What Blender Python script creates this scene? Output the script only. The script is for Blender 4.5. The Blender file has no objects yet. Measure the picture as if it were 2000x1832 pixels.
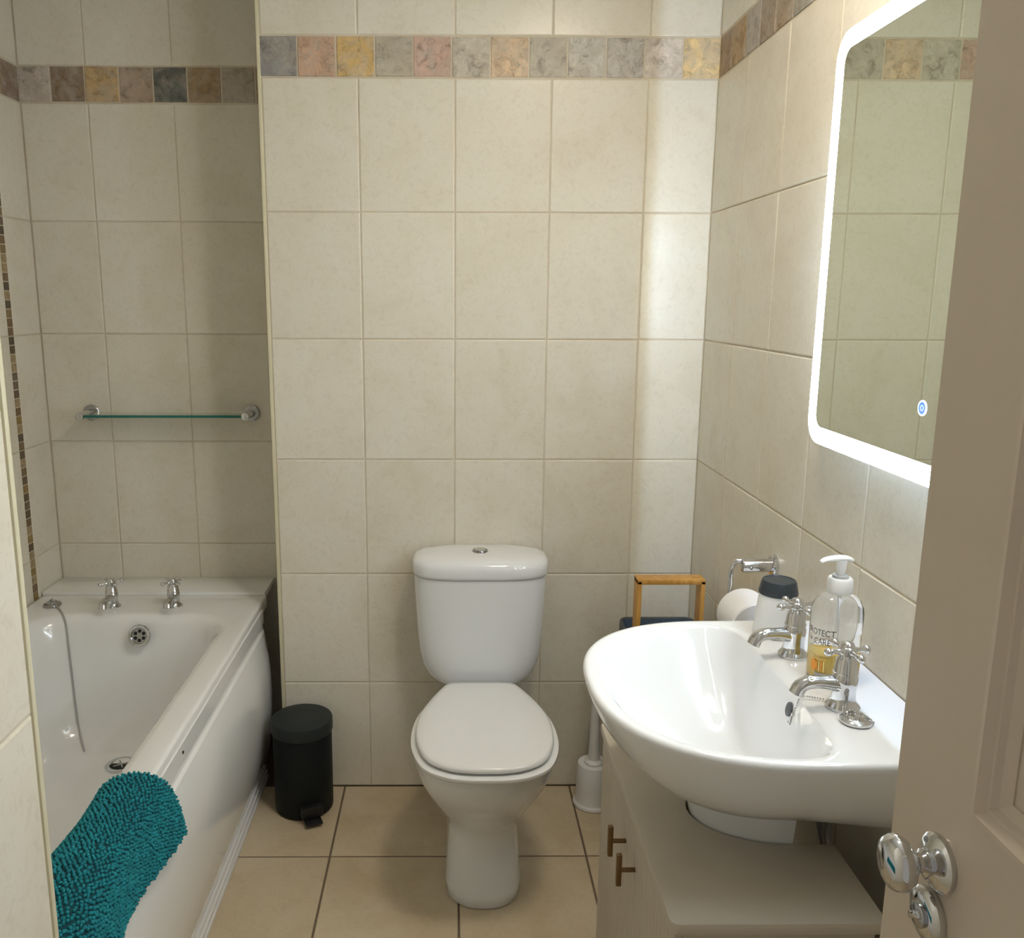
import bpy, bmesh, math, random
import numpy as np
from mathutils import Vector, Matrix
random.seed(7)
C = bpy.context.scene.collection
S = bpy.context.scene
R = math.radians
PI = math.pi

# ------------------------------------------------------------------ camera, world, exposure
def make_camera():
    pitch, roll, yaw, f, ppx = .1938, .0026, .0095, 1699.93, 897.25
    c, s = math.cos(yaw), math.sin(yaw)
    right = Vector((c, -s, 0)); h = Vector((s, c, 0)); z = Vector((0, 0, 1))
    fw = h * math.cos(pitch) - z * math.sin(pitch)
    up = h * math.sin(pitch) + z * math.cos(pitch)
    rr = right * math.cos(roll) + up * math.sin(roll)
    uu = up * math.cos(roll) - right * math.sin(roll)
    cam = bpy.data.cameras.new('camera'); o = bpy.data.objects.new('camera', cam); C.objects.link(o)
    m = Matrix((rr, uu, -fw)).transposed().to_4x4(); m.translation = Vector((-.009, 0, 1.4561))
    o.matrix_world = m
    cam.sensor_fit = 'HORIZONTAL'; cam.sensor_width = 36; cam.lens = f / 2000 * 36
    cam.shift_x = (1000 - ppx) / 2000; cam.clip_start = .02
    S.camera = o
make_camera()
S.view_settings.view_transform = 'Standard'; S.view_settings.look = 'None'
S.view_settings.gamma = 1; S.view_settings.use_curve_mapping = False
S.view_settings.exposure = 0.73
CEIL_POWER = 29.0
HALL = .20
BAND_E, STRIP_E = 22.0, 400.0
w = bpy.data.worlds.new('hall_doorway_offscreen'); S.world = w; w.use_nodes = True
w.node_tree.nodes['Background'].inputs[0].default_value = (1, .94, .85, 1)
w.node_tree.nodes['Background'].inputs[1].default_value = HALL

# ------------------------------------------------------------------ dimensions of the room (metres)
XR, XL, XA, XP = .687, -.507, -1.279, -.467      # right wall, edge of boxed-in wall, alcove wall, entrance wall
YB, YA, YP, Y0 = 2.4154, 2.734, .89, -.08        # back wall, alcove back, end of entrance wall, door wall
PX, PZ, FT = .2525, .3362, .341
HC = 2.43
BORDER0, BORDER1 = 6 * PZ, 6 * PZ + .103

# ------------------------------------------------------------------ materials
MATS = {}
def mat(name, col=(.8, .8, .8), rough=.5, metal=0., coat=0., trans=0., ior=1.45, emit=None, estr=0., spec=.5, sss=0.):
    m = bpy.data.materials.new(name); m.use_nodes = True
    b = m.node_tree.nodes['Principled BSDF']
    b.inputs['Base Color'].default_value = (*col, 1); b.inputs['Roughness'].default_value = rough
    b.inputs['Metallic'].default_value = metal; b.inputs['Coat Weight'].default_value = coat
    b.inputs['Coat Roughness'].default_value = .04
    b.inputs['Transmission Weight'].default_value = trans; b.inputs['IOR'].default_value = ior
    b.inputs['Specular IOR Level'].default_value = spec
    if emit:
        b.inputs['Emission Color'].default_value = (*emit, 1); b.inputs['Emission Strength'].default_value = estr
    MATS[name] = m
    return m
def nodes(m):
    nt = m.node_tree
    return nt, nt.nodes, nt.links, nt.nodes['Principled BSDF']
def coords(nt, rnd=True):
    n, l = nt.nodes, nt.links
    tc = n.new('ShaderNodeTexCoord')
    if not rnd: return tc.outputs['Object'], None
    oi = n.new('ShaderNodeObjectInfo')
    mul = n.new('ShaderNodeVectorMath'); mul.operation = 'SCALE'; mul.inputs[0].default_value = (37, 19, 53)
    l.new(oi.outputs['Random'], mul.inputs['Scale'])
    add = n.new('ShaderNodeVectorMath'); add.operation = 'ADD'
    l.new(tc.outputs['Object'], add.inputs[0]); l.new(mul.outputs[0], add.inputs[1])
    return add.outputs[0], oi
def noise(nt, vec, scale, detail=4, rough=.55, dist=0.):
    t = nt.nodes.new('ShaderNodeTexNoise'); t.inputs['Scale'].default_value = scale
    t.inputs['Detail'].default_value = detail; t.inputs['Roughness'].default_value = rough
    t.inputs['Distortion'].default_value = dist
    nt.links.new(vec, t.inputs['Vector'])
    return t.outputs['Fac']
def ramp(nt, fac, stops):
    r = nt.nodes.new('ShaderNodeValToRGB'); e = r.color_ramp.elements
    while len(e) < len(stops): e.new(.5)
    for x, (p, c) in zip(e, stops): x.position = p; x.color = (*c, 1)
    nt.links.new(fac, r.inputs['Fac'])
    return r.outputs['Color']
def mixc(nt, mode, fac, a, b):
    m = nt.nodes.new('ShaderNodeMix'); m.data_type = 'RGBA'; m.blend_type = mode
    if isinstance(fac, (int, float)): m.inputs['Factor'].default_value = fac
    else: nt.links.new(fac, m.inputs['Factor'])
    for s_, v in ((6, a), (7, b)):
        if isinstance(v, tuple): m.inputs[s_].default_value = (*v, 1)
        else: nt.links.new(v, m.inputs[s_])
    return m.outputs[2]
def bump(nt, b, h, strength=.1, dist=.002):
    n = nt.nodes.new('ShaderNodeBump'); n.inputs['Strength'].default_value = strength; n.inputs['Distance'].default_value = dist
    nt.links.new(h, n.inputs['Height']); nt.links.new(n.outputs[0], b.inputs['Normal'])

def tile_material(name, c0, c1, c2, rough, bs):
    m = mat(name, c1, rough, spec=.45); nt, n, l, b = nodes(m)
    v, oi = coords(nt)
    big = noise(nt, v, 7, 3, .5, .6); fine = noise(nt, v, 60, 5, .6, 1.2)
    col = ramp(nt, big, [(.32, c0), (.52, c1), (.72, c2)])
    col = mixc(nt, 'MULTIPLY', .35, col, ramp(nt, fine, [(.36, (.84, .82, .78)), (.5, (1, 1, 1))]))
    tint = ramp(nt, oi.outputs['Random'], [(0, (.95, .945, .93)), (1, (1.0, 1.0, 1.0))])
    col = mixc(nt, 'MULTIPLY', 1., col, tint)
    l.new(col, b.inputs['Base Color'])
    bump(nt, b, noise(nt, v, 28, 5, .6, .8), bs, .0012)
    return m
tile_material('wall_tile', (.755, .70, .58), (.79, .74, .63), (.80, .76, .66), .27, .12)
tile_material('floor_tile', (.57, .46, .305), (.63, .52, .36), (.67, .565, .41), .42, .1)
m = mat('stone', (.5, .4, .3), .6, spec=.3); nt, n, l, b = nodes(m); v, oi = coords(nt)
g1 = noise(nt, v, 36, 10, .74, .9); g2 = noise(nt, v, 16, 4, .5, .7)
c_ = mixc(nt, 'MULTIPLY', .85, oi.outputs['Color'], ramp(nt, g1, [(.36, (.40, .36, .33)), (.47, (.92, .91, .90)), (.62, (1.22, 1.21, 1.2))]))
c_ = mixc(nt, 'MIX', ramp(nt, noise(nt, v, 24, 6, .6, .5), [(.42, (.12, .12, .12)), (.62, (.55, .55, .55))]), c_, (.50, .455, .385))
c_ = mixc(nt, 'MULTIPLY', .6, c_, ramp(nt, g2, [(.3, (.85, .78, .72)), (.6, (1.05, 1.05, 1.05))]))
l.new(c_, b.inputs['Base Color']); bump(nt, b, g1, .6, .003)
m = mat('mosaic', (.3, .2, .12), .4); nt, n, l, b = nodes(m); v, oi = coords(nt)
l.new(mixc(nt, 'MULTIPLY', .6, oi.outputs['Color'], ramp(nt, noise(nt, v, 90, 4), [(.3, (.6, .55, .5)), (.6, (1.1, 1.1, 1.1))])), b.inputs['Base Color'])
m = mat('grout', (.60, .52, .40), .85); nt, n, l, b = nodes(m); v, _ = coords(nt, False)
l.new(ramp(nt, noise(nt, v, 9, 4), [(.3, (.56, .48, .36)), (.7, (.70, .63, .50))]), b.inputs['Base Color'])
mat('grout_floor', (.17, .125, .085), .9)
m = mat('plaster', (.86, .84, .80), .8); nt, n, l, b = nodes(m); v, _ = coords(nt, False)
bump(nt, b, noise(nt, v, 120, 3), .06, .001)
mat('trim_cream', (.72, .67, .48), .35)
def porcelain(name, col, rough, coat=.6):
    m = mat(name, col, rough, coat=coat); nt, n, l, b = nodes(m); v, _ = coords(nt, False)
    l.new(ramp(nt, noise(nt, v, 3, 2), [(.3, tuple(x * .985 for x in col)), (.7, col)]), b.inputs['Base Color'])
    return m
porcelain('porcelain', (.83, .845, .86), .09)
porcelain('seat_plastic', (.84, .845, .84), .2, .3)
porcelain('acrylic', (.86, .86, .845), .14, .5)
porcelain('white_plastic', (.85, .85, .845), .35, .1)
mat('chrome', (.66, .67, .69), .05, metal=1.)
mat('chrome_dark', (.42, .43, .45), .16, metal=1.)
mat('hole_shade', (.012, .012, .012), .7)  # near-black colour painting the shade inside openings that are not cut
mat('steel', (.52, .52, .53), .28, metal=1.)
mat('bin_black', (.007, .009, .0095), .5, spec=.25)
mat('bin_lid', (.022, .028, .028), .48, spec=.3)
mat('pedal_black', (.012, .012, .013), .35)
mat('bronze', (.22, .135, .06), .38, metal=.85)
m = mat('cabinet_paint', (.58, .52, .43), .5); nt, n, l, b = nodes(m); v, _ = coords(nt, False)
l.new(ramp(nt, noise(nt, v, 6, 3), [(.3, (.55, .49, .40)), (.7, (.60, .54, .45))]), b.inputs['Base Color'])
m = mat('door_paint', (.60, .52, .43), .38); nt, n, l, b = nodes(m); v, _ = coords(nt, False)
l.new(ramp(nt, noise(nt, v, 2.2, 3), [(.3, (.57, .49, .395)), (.7, (.62, .535, .445))]), b.inputs['Base Color'])
bump(nt, b, noise(nt, v, 140, 3), .05, .0008)
m = mat('wood', (.62, .33, .08), .42); nt, n, l, b = nodes(m); v, _ = coords(nt, False)
mp = n.new('ShaderNodeMapping'); mp.inputs['Scale'].default_value = (60, 60, 8); l.new(v, mp.inputs[0])
l.new(ramp(nt, noise(nt, mp.outputs[0], 1.2, 4), [(.3, (.50, .25, .05)), (.7, (.70, .39, .11))]), b.inputs['Base Color'])
mat('slate_blue', (.11, .16, .235), .5)
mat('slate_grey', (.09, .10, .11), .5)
mat('tumbler_cap', (.035, .045, .055), .35)
m = mat('paper', (.88, .87, .87), .95); nt, n, l, b = nodes(m); v, _ = coords(nt, False)
bump(nt, b, noise(nt, v, 220, 2), .25, .0008)
mat('clear_plastic', (.985, .99, 1.0), .04, trans=1., ior=1.07, coat=.6)
mat('soap_liquid', (1.0, .72, .17), .2, trans=.12, ior=1.2)
mat('pump_white', (.88, .88, .87), .35)
mat('print_black', (.05, .05, .05), .5)
mat('print_orange', (.90, .36, .04), .5)
mat('print_yellow', (.95, .66, .20), .5)
mat('print_grey', (.45, .45, .45), .5)
mat('glass', (.86, .97, .93), .02, trans=1., ior=1.5)
mat('glass_edge', (.02, .22, .18), .15, trans=.35, ior=1.5)
mat('mirror_silver', (.73, .785, .70), .004, metal=1.)
mat('mirror_body', (.82, .82, .82), .4)
mat('band_glow', (.85, .9, .95), .4, emit=(.80, .91, 1.0), estr=BAND_E)
mat('strip_glow', (.9, .9, .95), .4, emit=(.58, .75, 1.0), estr=STRIP_E)
mat('strip_glow_low', (.9, .9, .95), .4, emit=(.58, .75, 1.0), estr=STRIP_E * .3)
mat('strip_phosphor', (.9, .9, .7), .4, emit=(1.0, .93, .60), estr=STRIP_E * .30)
mat('icon_glow', (.3, .5, .9), .4, emit=(.75, .88, 1.0), estr=1.2)
mat('icon_blue', (.12, .25, .55), .4, emit=(.12, .28, .7), estr=.6)
mat('lamp_glow', (.95, .93, .9), .4, emit=(1.0, .89, .72), estr=CEIL_POWER)
m = mat('chenille', (.003, .095, .125), .85); nt, n, l, b = nodes(m); v, _ = coords(nt, False)
l.new(ramp(nt, noise(nt, v, 40, 3), [(.3, (.002, .15, .19)), (.7, (.006, .26, .31))]), b.inputs['Base Color'])
b.inputs['Sheen Weight'].default_value = .35; b.inputs['Sheen Tint'].default_value = (.1, .6, .7, 1)
mat('mat_backing', (.003, .05, .065), .95)
mat('hose', (.55, .56, .57), .4, metal=.6)

# ------------------------------------------------------------------ mesh helpers
class MB:
    def __init__(s): s.v = []; s.f = []
    def add(s, vs, fs):
        k = len(s.v); s.v += [tuple(x) for x in vs]; s.f += [tuple(i + k for i in f) for f in fs]; return s
    def xf(s, M):
        s.v = [tuple(M @ Vector(x)) for x in s.v]; return s
    def box(s, x0, x1, y0, y1, z0, z1):
        return s.add([(x, y, z) for z in (z0, z1) for y in (y0, y1) for x in (x0, x1)],
                     [(0, 2, 3, 1), (4, 5, 7, 6), (0, 1, 5, 4), (2, 6, 7, 3), (0, 4, 6, 2), (1, 3, 7, 5)])
    def loft(s, rings, cap0=True, cap1=True, closed=True):
        n = len(rings[0]); vs = [p for r in rings for p in r]; fs = []
        for i in range(len(rings) - 1):
            for j in range(n if closed else n - 1):
                a = i * n + j; b_ = i * n + (j + 1) % n
                fs.append((a, b_, b_ + n, a + n))
        if cap0: fs.append(tuple(range(n))[::-1])
        if cap1: fs.append(tuple((len(rings) - 1) * n + j for j in range(n)))
        return s.add(vs, fs)
    def lathe(s, prof, seg=32, c=(0, 0, 0), cap=True):
        rings = [[(c[0] + r * math.cos(2 * PI * k / seg), c[1] + r * math.sin(2 * PI * k / seg), c[2] + z) for k in range(seg)] for r, z in prof]
        return s.loft(rings, cap, cap)
    def tube(s, pts, rad, seg=12, flat=1., cap=True):
        P = [Vector(p) for p in pts]; n = len(P)
        rs = rad if isinstance(rad, (list, tuple)) else [rad] * n
        T = [(P[min(i + 1, n - 1)] - P[max(i - 1, 0)]).normalized() for i in range(n)]
        up = Vector((0, 0, 1)) if abs(T[0].z) < .9 else Vector((0, 1, 0))
        N = (up - T[0] * up.dot(T[0])).normalized(); rings = []
        for i in range(n):
            N = (N - T[i] * N.dot(T[i])).normalized(); B = T[i].cross(N)
            rings.append([tuple(P[i] + (N * math.cos(a) * flat + B * math.sin(a)) * rs[i]) for a in [2 * PI * k / seg for k in range(seg)]])
        return s.loft(rings, cap, cap)
    def ball(s, c, r, seg=14, rg=8, sc=(1, 1, 1)):
        rings = []
        for i in range(1, rg):
            t = PI * i / rg
            rings.append([(c[0] + r * sc[0] * math.sin(t) * math.cos(2 * PI * k / seg), c[1] + r * sc[1] * math.sin(t) * math.sin(2 * PI * k / seg), c[2] - r * sc[2] * math.cos(t)) for k in range(seg)])
        return s.loft(rings)
    def build(s, name, material, parent=None, smooth=35, bevel=0, seg=2, flip=False):
        me = bpy.data.meshes.new(name); me.from_pydata(s.v, [], s.f)
        bm = bmesh.new(); bm.from_mesh(me)
        bmesh.ops.recalc_face_normals(bm, faces=bm.faces)
        if bevel:
            es = [e for e in bm.edges if len(e.link_faces) == 2 and e.calc_face_angle(0) > R(30)]
            bmesh.ops.bevel(bm, geom=es, offset=bevel, segments=seg, affect='EDGES', profile=.5)
        bm.to_mesh(me); bm.free()
        if smooth:
            me.polygons.foreach_set('use_smooth', [True] * len(me.polygons)); me.set_sharp_from_angle(angle=R(smooth))
        me.materials.append(MATS[material] if isinstance(material, str) else material)
        return link(name, me, parent)
def link(name, me, parent=None):
    o = bpy.data.objects.new(name, me); C.objects.link(o)
    if parent: o.parent = parent
    return o
def tag(o, label, cat=None, group=None, kind=None):
    o['label'] = label
    if cat: o['category'] = cat
    if group: o['group'] = group
    if kind: o['kind'] = kind
    return o
def empty(name, label, cat, loc=(0, 0, 0), rz=0, group=None):
    o = bpy.data.objects.new(name, None); C.objects.link(o); o.location = loc; o.rotation_euler.z = rz
    o.empty_display_size = .05
    return tag(o, label, cat, group)
def copy_tree(o, parent=None):
    c = o.copy(); C.objects.link(c); c.parent = parent
    for ch in [x for x in bpy.data.objects if x.parent == o]: copy_tree(ch, c)
    return c
def rrect(x0, x1, y0, y1, r, z, k=7):
    pts = []
    for cx, cy, a0 in ((x1 - r, y1 - r, 0), (x0 + r, y1 - r, 90), (x0 + r, y0 + r, 180), (x1 - r, y0 + r, 270)):
        for i in range(k):
            a = R(a0 + 90 * i / (k - 1)); pts.append((cx + r * math.cos(a), cy + r * math.sin(a), z))
    return pts
def sgnpow(x, p): return math.copysign(abs(x) ** p, x)
def supere(cx, cy, ax, ay, n, z, N=64, ay2=None):
    out = []
    for k in range(N):
        t = 2 * PI * k / N; c, s = math.cos(t), math.sin(t)
        yy = ay if s < 0 or ay2 is None else ay2
        out.append((cx + ax * sgnpow(c, 2 / n), cy + yy * sgnpow(s, 2 / n), z))
    return out
def spline(pts, m=8):
    P = [Vector(p) for p in pts]; out = []
    for i in range(len(P) - 1):
        a, b_, c, d = P[max(i - 1, 0)], P[i], P[i + 1], P[min(i + 2, len(P) - 1)]
        for j in range(m):
            t = j / m
            out.append(tuple(.5 * ((2 * b_) + (c - a) * t + (2 * a - 5 * b_ + 4 * c - d) * t * t + (3 * b_ - a - 3 * c + d) * t ** 3)))
    out.append(tuple(P[-1])); return out

# ------------------------------------------------------------------ room shell with tiles
TM = {}
def tile_mesh(w_, h_, t, ch, material):
    key = (round(w_, 4), round(h_, 4), t, ch, material)
    if key not in TM:
        w2, h2 = w_ / 2, h_ / 2
        q = lambda i, y: [(-w2 + i, y, -h2 + i), (w2 - i, y, -h2 + i), (w2 - i, y, h2 - i), (-w2 + i, y, h2 - i)]
        mb = MB().loft([q(0, t), q(0, ch), q(ch * .35, ch * .35), q(ch * 1.3, 0)])
        me = bpy.data.meshes.new('tile'); me.from_pydata(mb.v, [], mb.f)
        bm = bmesh.new(); bm.from_mesh(me); bmesh.ops.recalc_face_normals(bm, faces=bm.faces); bm.to_mesh(me); bm.free()
        me.materials.append(MATS[material]); TM[key] = me
    return TM[key]
ROT = {'-y': (0, 0, 0), '-x': (0, 0, -PI / 2), '+x': (0, 0, PI / 2), '+y': (0, 0, PI), '+z': (-PI / 2, 0, 0)}
def put_tile(parent, face, p, w_, h_, material='wall_tile', t=.008, ch=.0022, name='tile', color=None, tilt=.0011):
    o = link(name, tile_mesh(w_, h_, t, ch, material), parent)
    o.location = p; r = ROT[face]
    o.rotation_euler = (r[0] + random.gauss(0, tilt), r[1], r[2] + random.gauss(0, tilt))
    if color: o.color = (*color, 1)
    return o
J = .0028
def tiling(parent, face, plane, us, vs, **kw):
    """us, vs: joint positions along the wall (x or y) and height"""
    for a, b_ in zip(us[:-1], us[1:]):
        for c, d in zip(vs[:-1], vs[1:]):
            if b_ - a < .02 or d - c < .02: continue
            u, v_ = (a + b_) / 2, (c + d) / 2
            p = {'-y': (u, plane, v_), '+y': (u, plane, v_), '-x': (plane, u, v_), '+x': (plane, u, v_), '+z': (u, v_, plane)}[face]
            put_tile(parent, face, p, b_ - a - J, d - c - J, **kw)
def slab(name, x0, x1, y0, y1, z0, z1, material, label, cat='wall'):
    o = MB().box(x0, x1, y0, y1, z0, z1).build(name, material, smooth=0)
    return tag(o, label, cat, kind='structure')
G = .0022   # recess of the joints
ROWS_LOW = [k * PZ for k in range(7)]
ROWS_TOP = [BORDER1, HC]
def srgb(*c):
    c = [min(250, x * 1.1) for x in c]
    return tuple(((x / 255 + .055) / 1.055) ** 2.4 if x > 10 else x / 3294 for x in c)
def border(parent, face, plane, start, step, n, cols, other=None):
    zc = (BORDER0 + BORDER1) / 2
    for i in range(n):
        u = start + step * (i + .5)
        p = {'-y': (u, plane, zc), '-x': (plane, u, zc), '+x': (plane, u, zc)}[face]
        p = (p[0] + random.gauss(0, .0004), p[1], p[2] + random.gauss(0, .0005))
        c = cols[i % len(cols)]
        put_tile(parent, face, p, abs(step) - .0042, .0965, 'stone', name='border_tile', color=srgb(*c), ch=.0018, tilt=.004)

wb = slab('wall_back', XL + .002, XR + .1, YB + G, YB + .14, 0, HC, 'grout', 'cream tiled wall with stone border behind the toilet')
us = [XL + .004] + [i * PX for i in (-1, 0, 1, 2)] + [XR]
tiling(wb, '-y', YB, us, ROWS_LOW); tiling(wb, '-y', YB, us, ROWS_TOP)
BC = [(128, 128, 129), (182, 150, 126), (196, 166, 108), (168, 162, 146), (184, 156, 142), (186, 180, 166), (206, 182, 152), (178, 172, 158),
      (190, 188, 180), (182, 180, 174), (204, 196, 188), (218, 192, 140)]
border(wb, '-y', YB, -.5085, .1, 12, BC)

wr = slab('wall_right', XR + G, XR + .14, Y0 - .12, YB + .1, 0, HC, 'grout', 'cream tiled side wall carrying the lit mirror and basin')
us = [Y0] + [YB - .2423 - k * PX for k in range(8, -1, -1)] + [YB]
tiling(wr, '-x', XR, us, ROWS_LOW); tiling(wr, '-x', XR, us, ROWS_TOP)
border(wr, '-x', XR, YB, -.1, 24, [(152, 128, 106), (166, 138, 100), (168, 163, 156), (146, 130, 114), (150, 130, 108), (142, 139, 128), (160, 144, 118)])

wa = slab('wall_recess', XA - .1, XL + .1, YA + G, YA + .12, 0, HC, 'grout', 'shaded tiled end wall above the bath taps')
us = [XA, -1.082, -1.082 + PX, -1.082 + 2 * PX, XL]
tiling(wa, '-y', YA, us, ROWS_LOW); tiling(wa, '-y', YA, us, ROWS_TOP)
border(wa, '-y', YA, XA - .0075, .1, 8, [(184, 175, 167), (126, 104, 82), (184, 156, 110), (160, 141, 122), (82, 87, 86), (152, 131, 100), (162, 154, 140), (150, 130, 100)])

MS0, MS1 = 2.5365, 2.5675     # mosaic strip on the long alcove wall
wl = slab('wall_left', XA - .12, XA - G, YP - .05, YA + .1, 0, HC, 'grout', 'tiled alcove wall along the bath with a vertical mosaic strip')
us = [YP] + [MS0 - k * PX for k in range(6, -1, -1)]
for u_ in (us, [MS1, YA]):
    tiling(wl, '+x', XA, u_, ROWS_LOW); tiling(wl, '+x', XA, u_, ROWS_TOP)
border(wl, '+x', XA, YA, -.1, 19, [(132, 112, 98), (134, 116, 84), (150, 140, 128), (120, 96, 72), (170, 144, 98)])
MC = [(92, 76, 56), (112, 92, 64), (124, 106, 72), (150, 132, 100), (84, 72, 58), (104, 90, 74), (134, 112, 66)]
zz = .545
while zz < BORDER0 - .02:
    put_tile(wl, '+x', (XA, (MS0 + MS1) / 2, zz + .013), MS1 - MS0 - .004, .0228, 'mosaic', name='mosaic_tile', color=srgb(*random.choice(MC)), ch=.001, tilt=.006)
    zz += .0258

wp = slab('wall_entrance', XA - .1, XP - G, Y0 - .12, YP - G, 0, HC, 'grout', 'bright tiled entrance wall ending at the foot of the bath')
tiling(wp, '+x', XP, [Y0] + [YP - .003 - k * PX for k in range(3, -1, -1)], ROWS_LOW + [BORDER1, HC])
tiling(wp, '+y', YP, [XA] + [XP - .003 - k * PX for k in range(3, -1, -1)], ROWS_LOW + [BORDER1, HC])
wt = slab('wall_return', XL + G, XL + .1, YB + .14, YA + .05, 0, HC, 'grout', 'narrow side of the boxed-in wall beside the bath')
tiling(wt, '-x', XL, [YB + .003, YB + .2525, YA], ROWS_LOW + [BORDER1, HC])
# door wall behind the camera, with its opening
wf = MB().box(XP - .02, -.40, Y0 - .12, Y0, 0, HC).box(.44, XR + .1, Y0 - .12, Y0, 0, HC).box(-.40, .44, Y0 - .12, Y0, 2.03, HC).build('wall_front', 'plaster', smooth=0)
tag(wf, 'plain plaster wall around the doorway', 'wall', kind='structure')
slab('ceiling', XA - .1, XR + .1, Y0 - .12, YA + .1, HC, HC + .08, 'plaster', 'plain white ceiling', 'ceiling')
fl = slab('floor', XA - .1, XR + .1, Y0 - .3, YA + .1, -.1, -G, 'grout_floor', 'beige square floor tiles with dark joints', 'floor')
J = .0052
tiling(fl, '+z', 0, [-.331 - FT * 3, -.331 - FT * 2, -.331 - FT, -.331, .010, .351, XR], [YB - FT * k for k in range(8, -1, -1)], material='floor_tile')
J = .0028
# edge trims on the two outside corners
t1 = MB().box(XL - .006, XL + .0035, YB - .0015, YB + .02, 0, HC).build('trim_1', 'trim_cream', bevel=.002)
tag(t1, 'thin cream edging strip on the corner by the toilet', 'trim', kind='structure')
t2 = MB().box(XP - .02, XP + .0015, YP - .0035, YP + .006, 0, HC).build('trim_2', 'trim_cream', bevel=.002)
tag(t2, 'thin cream edging strip on the corner of the entrance wall', 'trim', kind='structure')

# ------------------------------------------------------------------ ceiling lamp
cl = empty('ceiling_light_offscreen', 'round flush ceiling light with white rim', 'lamp', (.34, 1.35, HC))
MB().lathe([(.15, 0), (.15, -.03), (.135, -.04), (.13, -.03)], 48).build('rim', 'white_plastic', cl)
MB().lathe([(.132, -.025), (.132, -.036), (.11, -.052), (.06, -.062), (.001, -.065)], 48).build('diffuser', 'lamp_glow', cl)

# ------------------------------------------------------------------ bath
BX0, BX1, BY0, BY1, BZ = XA + .003, -.582, YP + .004, 2.585, .55
bath = empty('bathtub', 'white bath with overflow and bowed side panel in the tiled alcove', 'bathtub', ((BX0 + BX1) / 2, (BY0 + BY1) / 2, 0))
bl = Vector(bath.location)
def inb(o): o.matrix_parent_inverse = Matrix.Translation(-bl); return o
rings = [rrect(BX0, BX1, BY0, BY1, .006, BZ - .035), rrect(BX0, BX1, BY0, BY1, .008, BZ - .006), rrect(BX0 + .003, BX1 - .003, BY0 + .003, BY1 - .003, .01, BZ),
         rrect(BX0 + .012, BX1 - .012, BY0 + .012, BY1 - .012, .02, BZ + .0005), rrect(-1.238, -.636, .978, 2.431, .135, BZ + .0005)]
ix0, ix1, iy0, iy1 = -1.222, -.652, 1.0, 2.415
for ins, zz, r in ((-.012, BZ - .0002, .13), (-.004, BZ - .0022, .13), (0, BZ - .005, .13), (.008, BZ - .014, .13), (.014, BZ - .03, .13), (.03, BZ - .12, .13), (.048, BZ - .22, .13), (.062, .25, .13), (.085, .205, .13), (.125, .182, .12), (.2, .172, .06)):
    e = ins * 1.05; far = 2.9 if zz > .2 else 2.2
    rings.append(rrect(ix0 + ins, ix1 - e, iy0 + ins * 2.2, iy1 - ins * .95, r, zz, 7))
inb(MB().loft(rings, False, True).build('tub', 'acrylic', bath, smooth=60))
# side panel: profile (x, z) swept along the bath
prof = [(BX1 - .004, BZ - .02), (BX1 + .0035, BZ - .022), (BX1 + .005, BZ - .06), (BX1 + .001, BZ - .064), (BX1 + .002, BZ - .078), (BX1 + .010, BZ - .082), (BX1 + .016, BZ - .10), (BX1 + .030, .40), (BX1 + .036, .35), (BX1 + .037, .29), (BX1 + .034, .22), (BX1 + .024, .14), (BX1 + .008, .07), (BX1 - .004, .045), (BX1 - .03, .045), (BX1 - .03, BZ - .02)]
rings = []
for y, k in ((BY0, 1), (1.9, 1), (2.30, 1), (2.40, .97), (2.455, .86), (2.49, .62), (2.505, .3), (2.508, 0)):
    rings.append([(BX1 + .003 + (x - BX1 - .003) * k if x > BX1 + .006 else x, y, z) for x, z in prof])
inb(MB().loft(rings).build('side_panel', 'acrylic', bath, smooth=40))
pl = MB()
for x0, x1, z0, z1 in ((BX1 - .03, BX1 - .003, 0, .05), (BX1 - .004, BX1 + .004, .0, .046), (BX1 + .003, BX1 + .0075, 0, .03), (BX1 + .007, BX1 + .010, 0, .014)):
    pl.box(x0, x1, BY0, 2.46, z0, z1)
inb(pl.build('plinth_strip', 'white_plastic', bath, bevel=.0015))
inb(MB().box(BX0, BX1 - .004, BY1 - .004, YA - .001, BZ - .012, BZ + .010).build('rear_ledge', 'acrylic', bath, bevel=.004))
inb(MB().box(BX0 + .02, BX1 - .012, 2.47, 2.53, .0, BZ - .03).build('end_support', 'acrylic', bath, bevel=.003))
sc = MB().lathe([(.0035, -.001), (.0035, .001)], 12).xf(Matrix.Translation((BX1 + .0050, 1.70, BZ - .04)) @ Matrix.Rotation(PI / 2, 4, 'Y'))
inb(sc.build('screw_hole_shade', 'hole_shade', bath))  # small black disc painted as the shade of a screw opening
# overflow rose on the sloping tap end and the waste in the floor
def rose(prefix, M, r=.033):
    a = MB().lathe([(r, -.004), (r, .002), (r * .93, .005), (r * .74, .004), (r * .70, -.002)], 40).xf(M).build(prefix, 'chrome', bath); inb(a)
    inb(MB().lathe([(r * .7, -.004), (r * .7, -.001)], 32).xf(M).build(prefix + '_plate', 'chrome_dark', bath))
    for k in range(6):
        t = R(60 * k + 30); cx, cy = r * .42 * math.cos(t), r * .42 * math.sin(t)
        h_ = MB().lathe([(r * .16, -.002), (r * .16, -.0004)], 12, (cx, cy, 0)).xf(M).build('drain_hole_shade', 'hole_shade', a)  # black discs paint the shade of openings in the solid plate
        h_.matrix_parent_inverse = Matrix.Translation(-bl); h_.parent = a; h_.matrix_parent_inverse = Matrix.Identity(4)
rose('overflow', Matrix.Translation((-.908, 2.3785, .4985)) @ Matrix.Rotation(R(75), 4, 'X'), .032)
Md = Matrix.Translation((-.930, 2.2345, .176))
inb(MB().lathe([(.042, -.004), (.042, .001), (.038, .003), (.031, .002), (.028, -.006)], 40).xf(Md).build('waste', 'chrome', bath))
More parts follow.
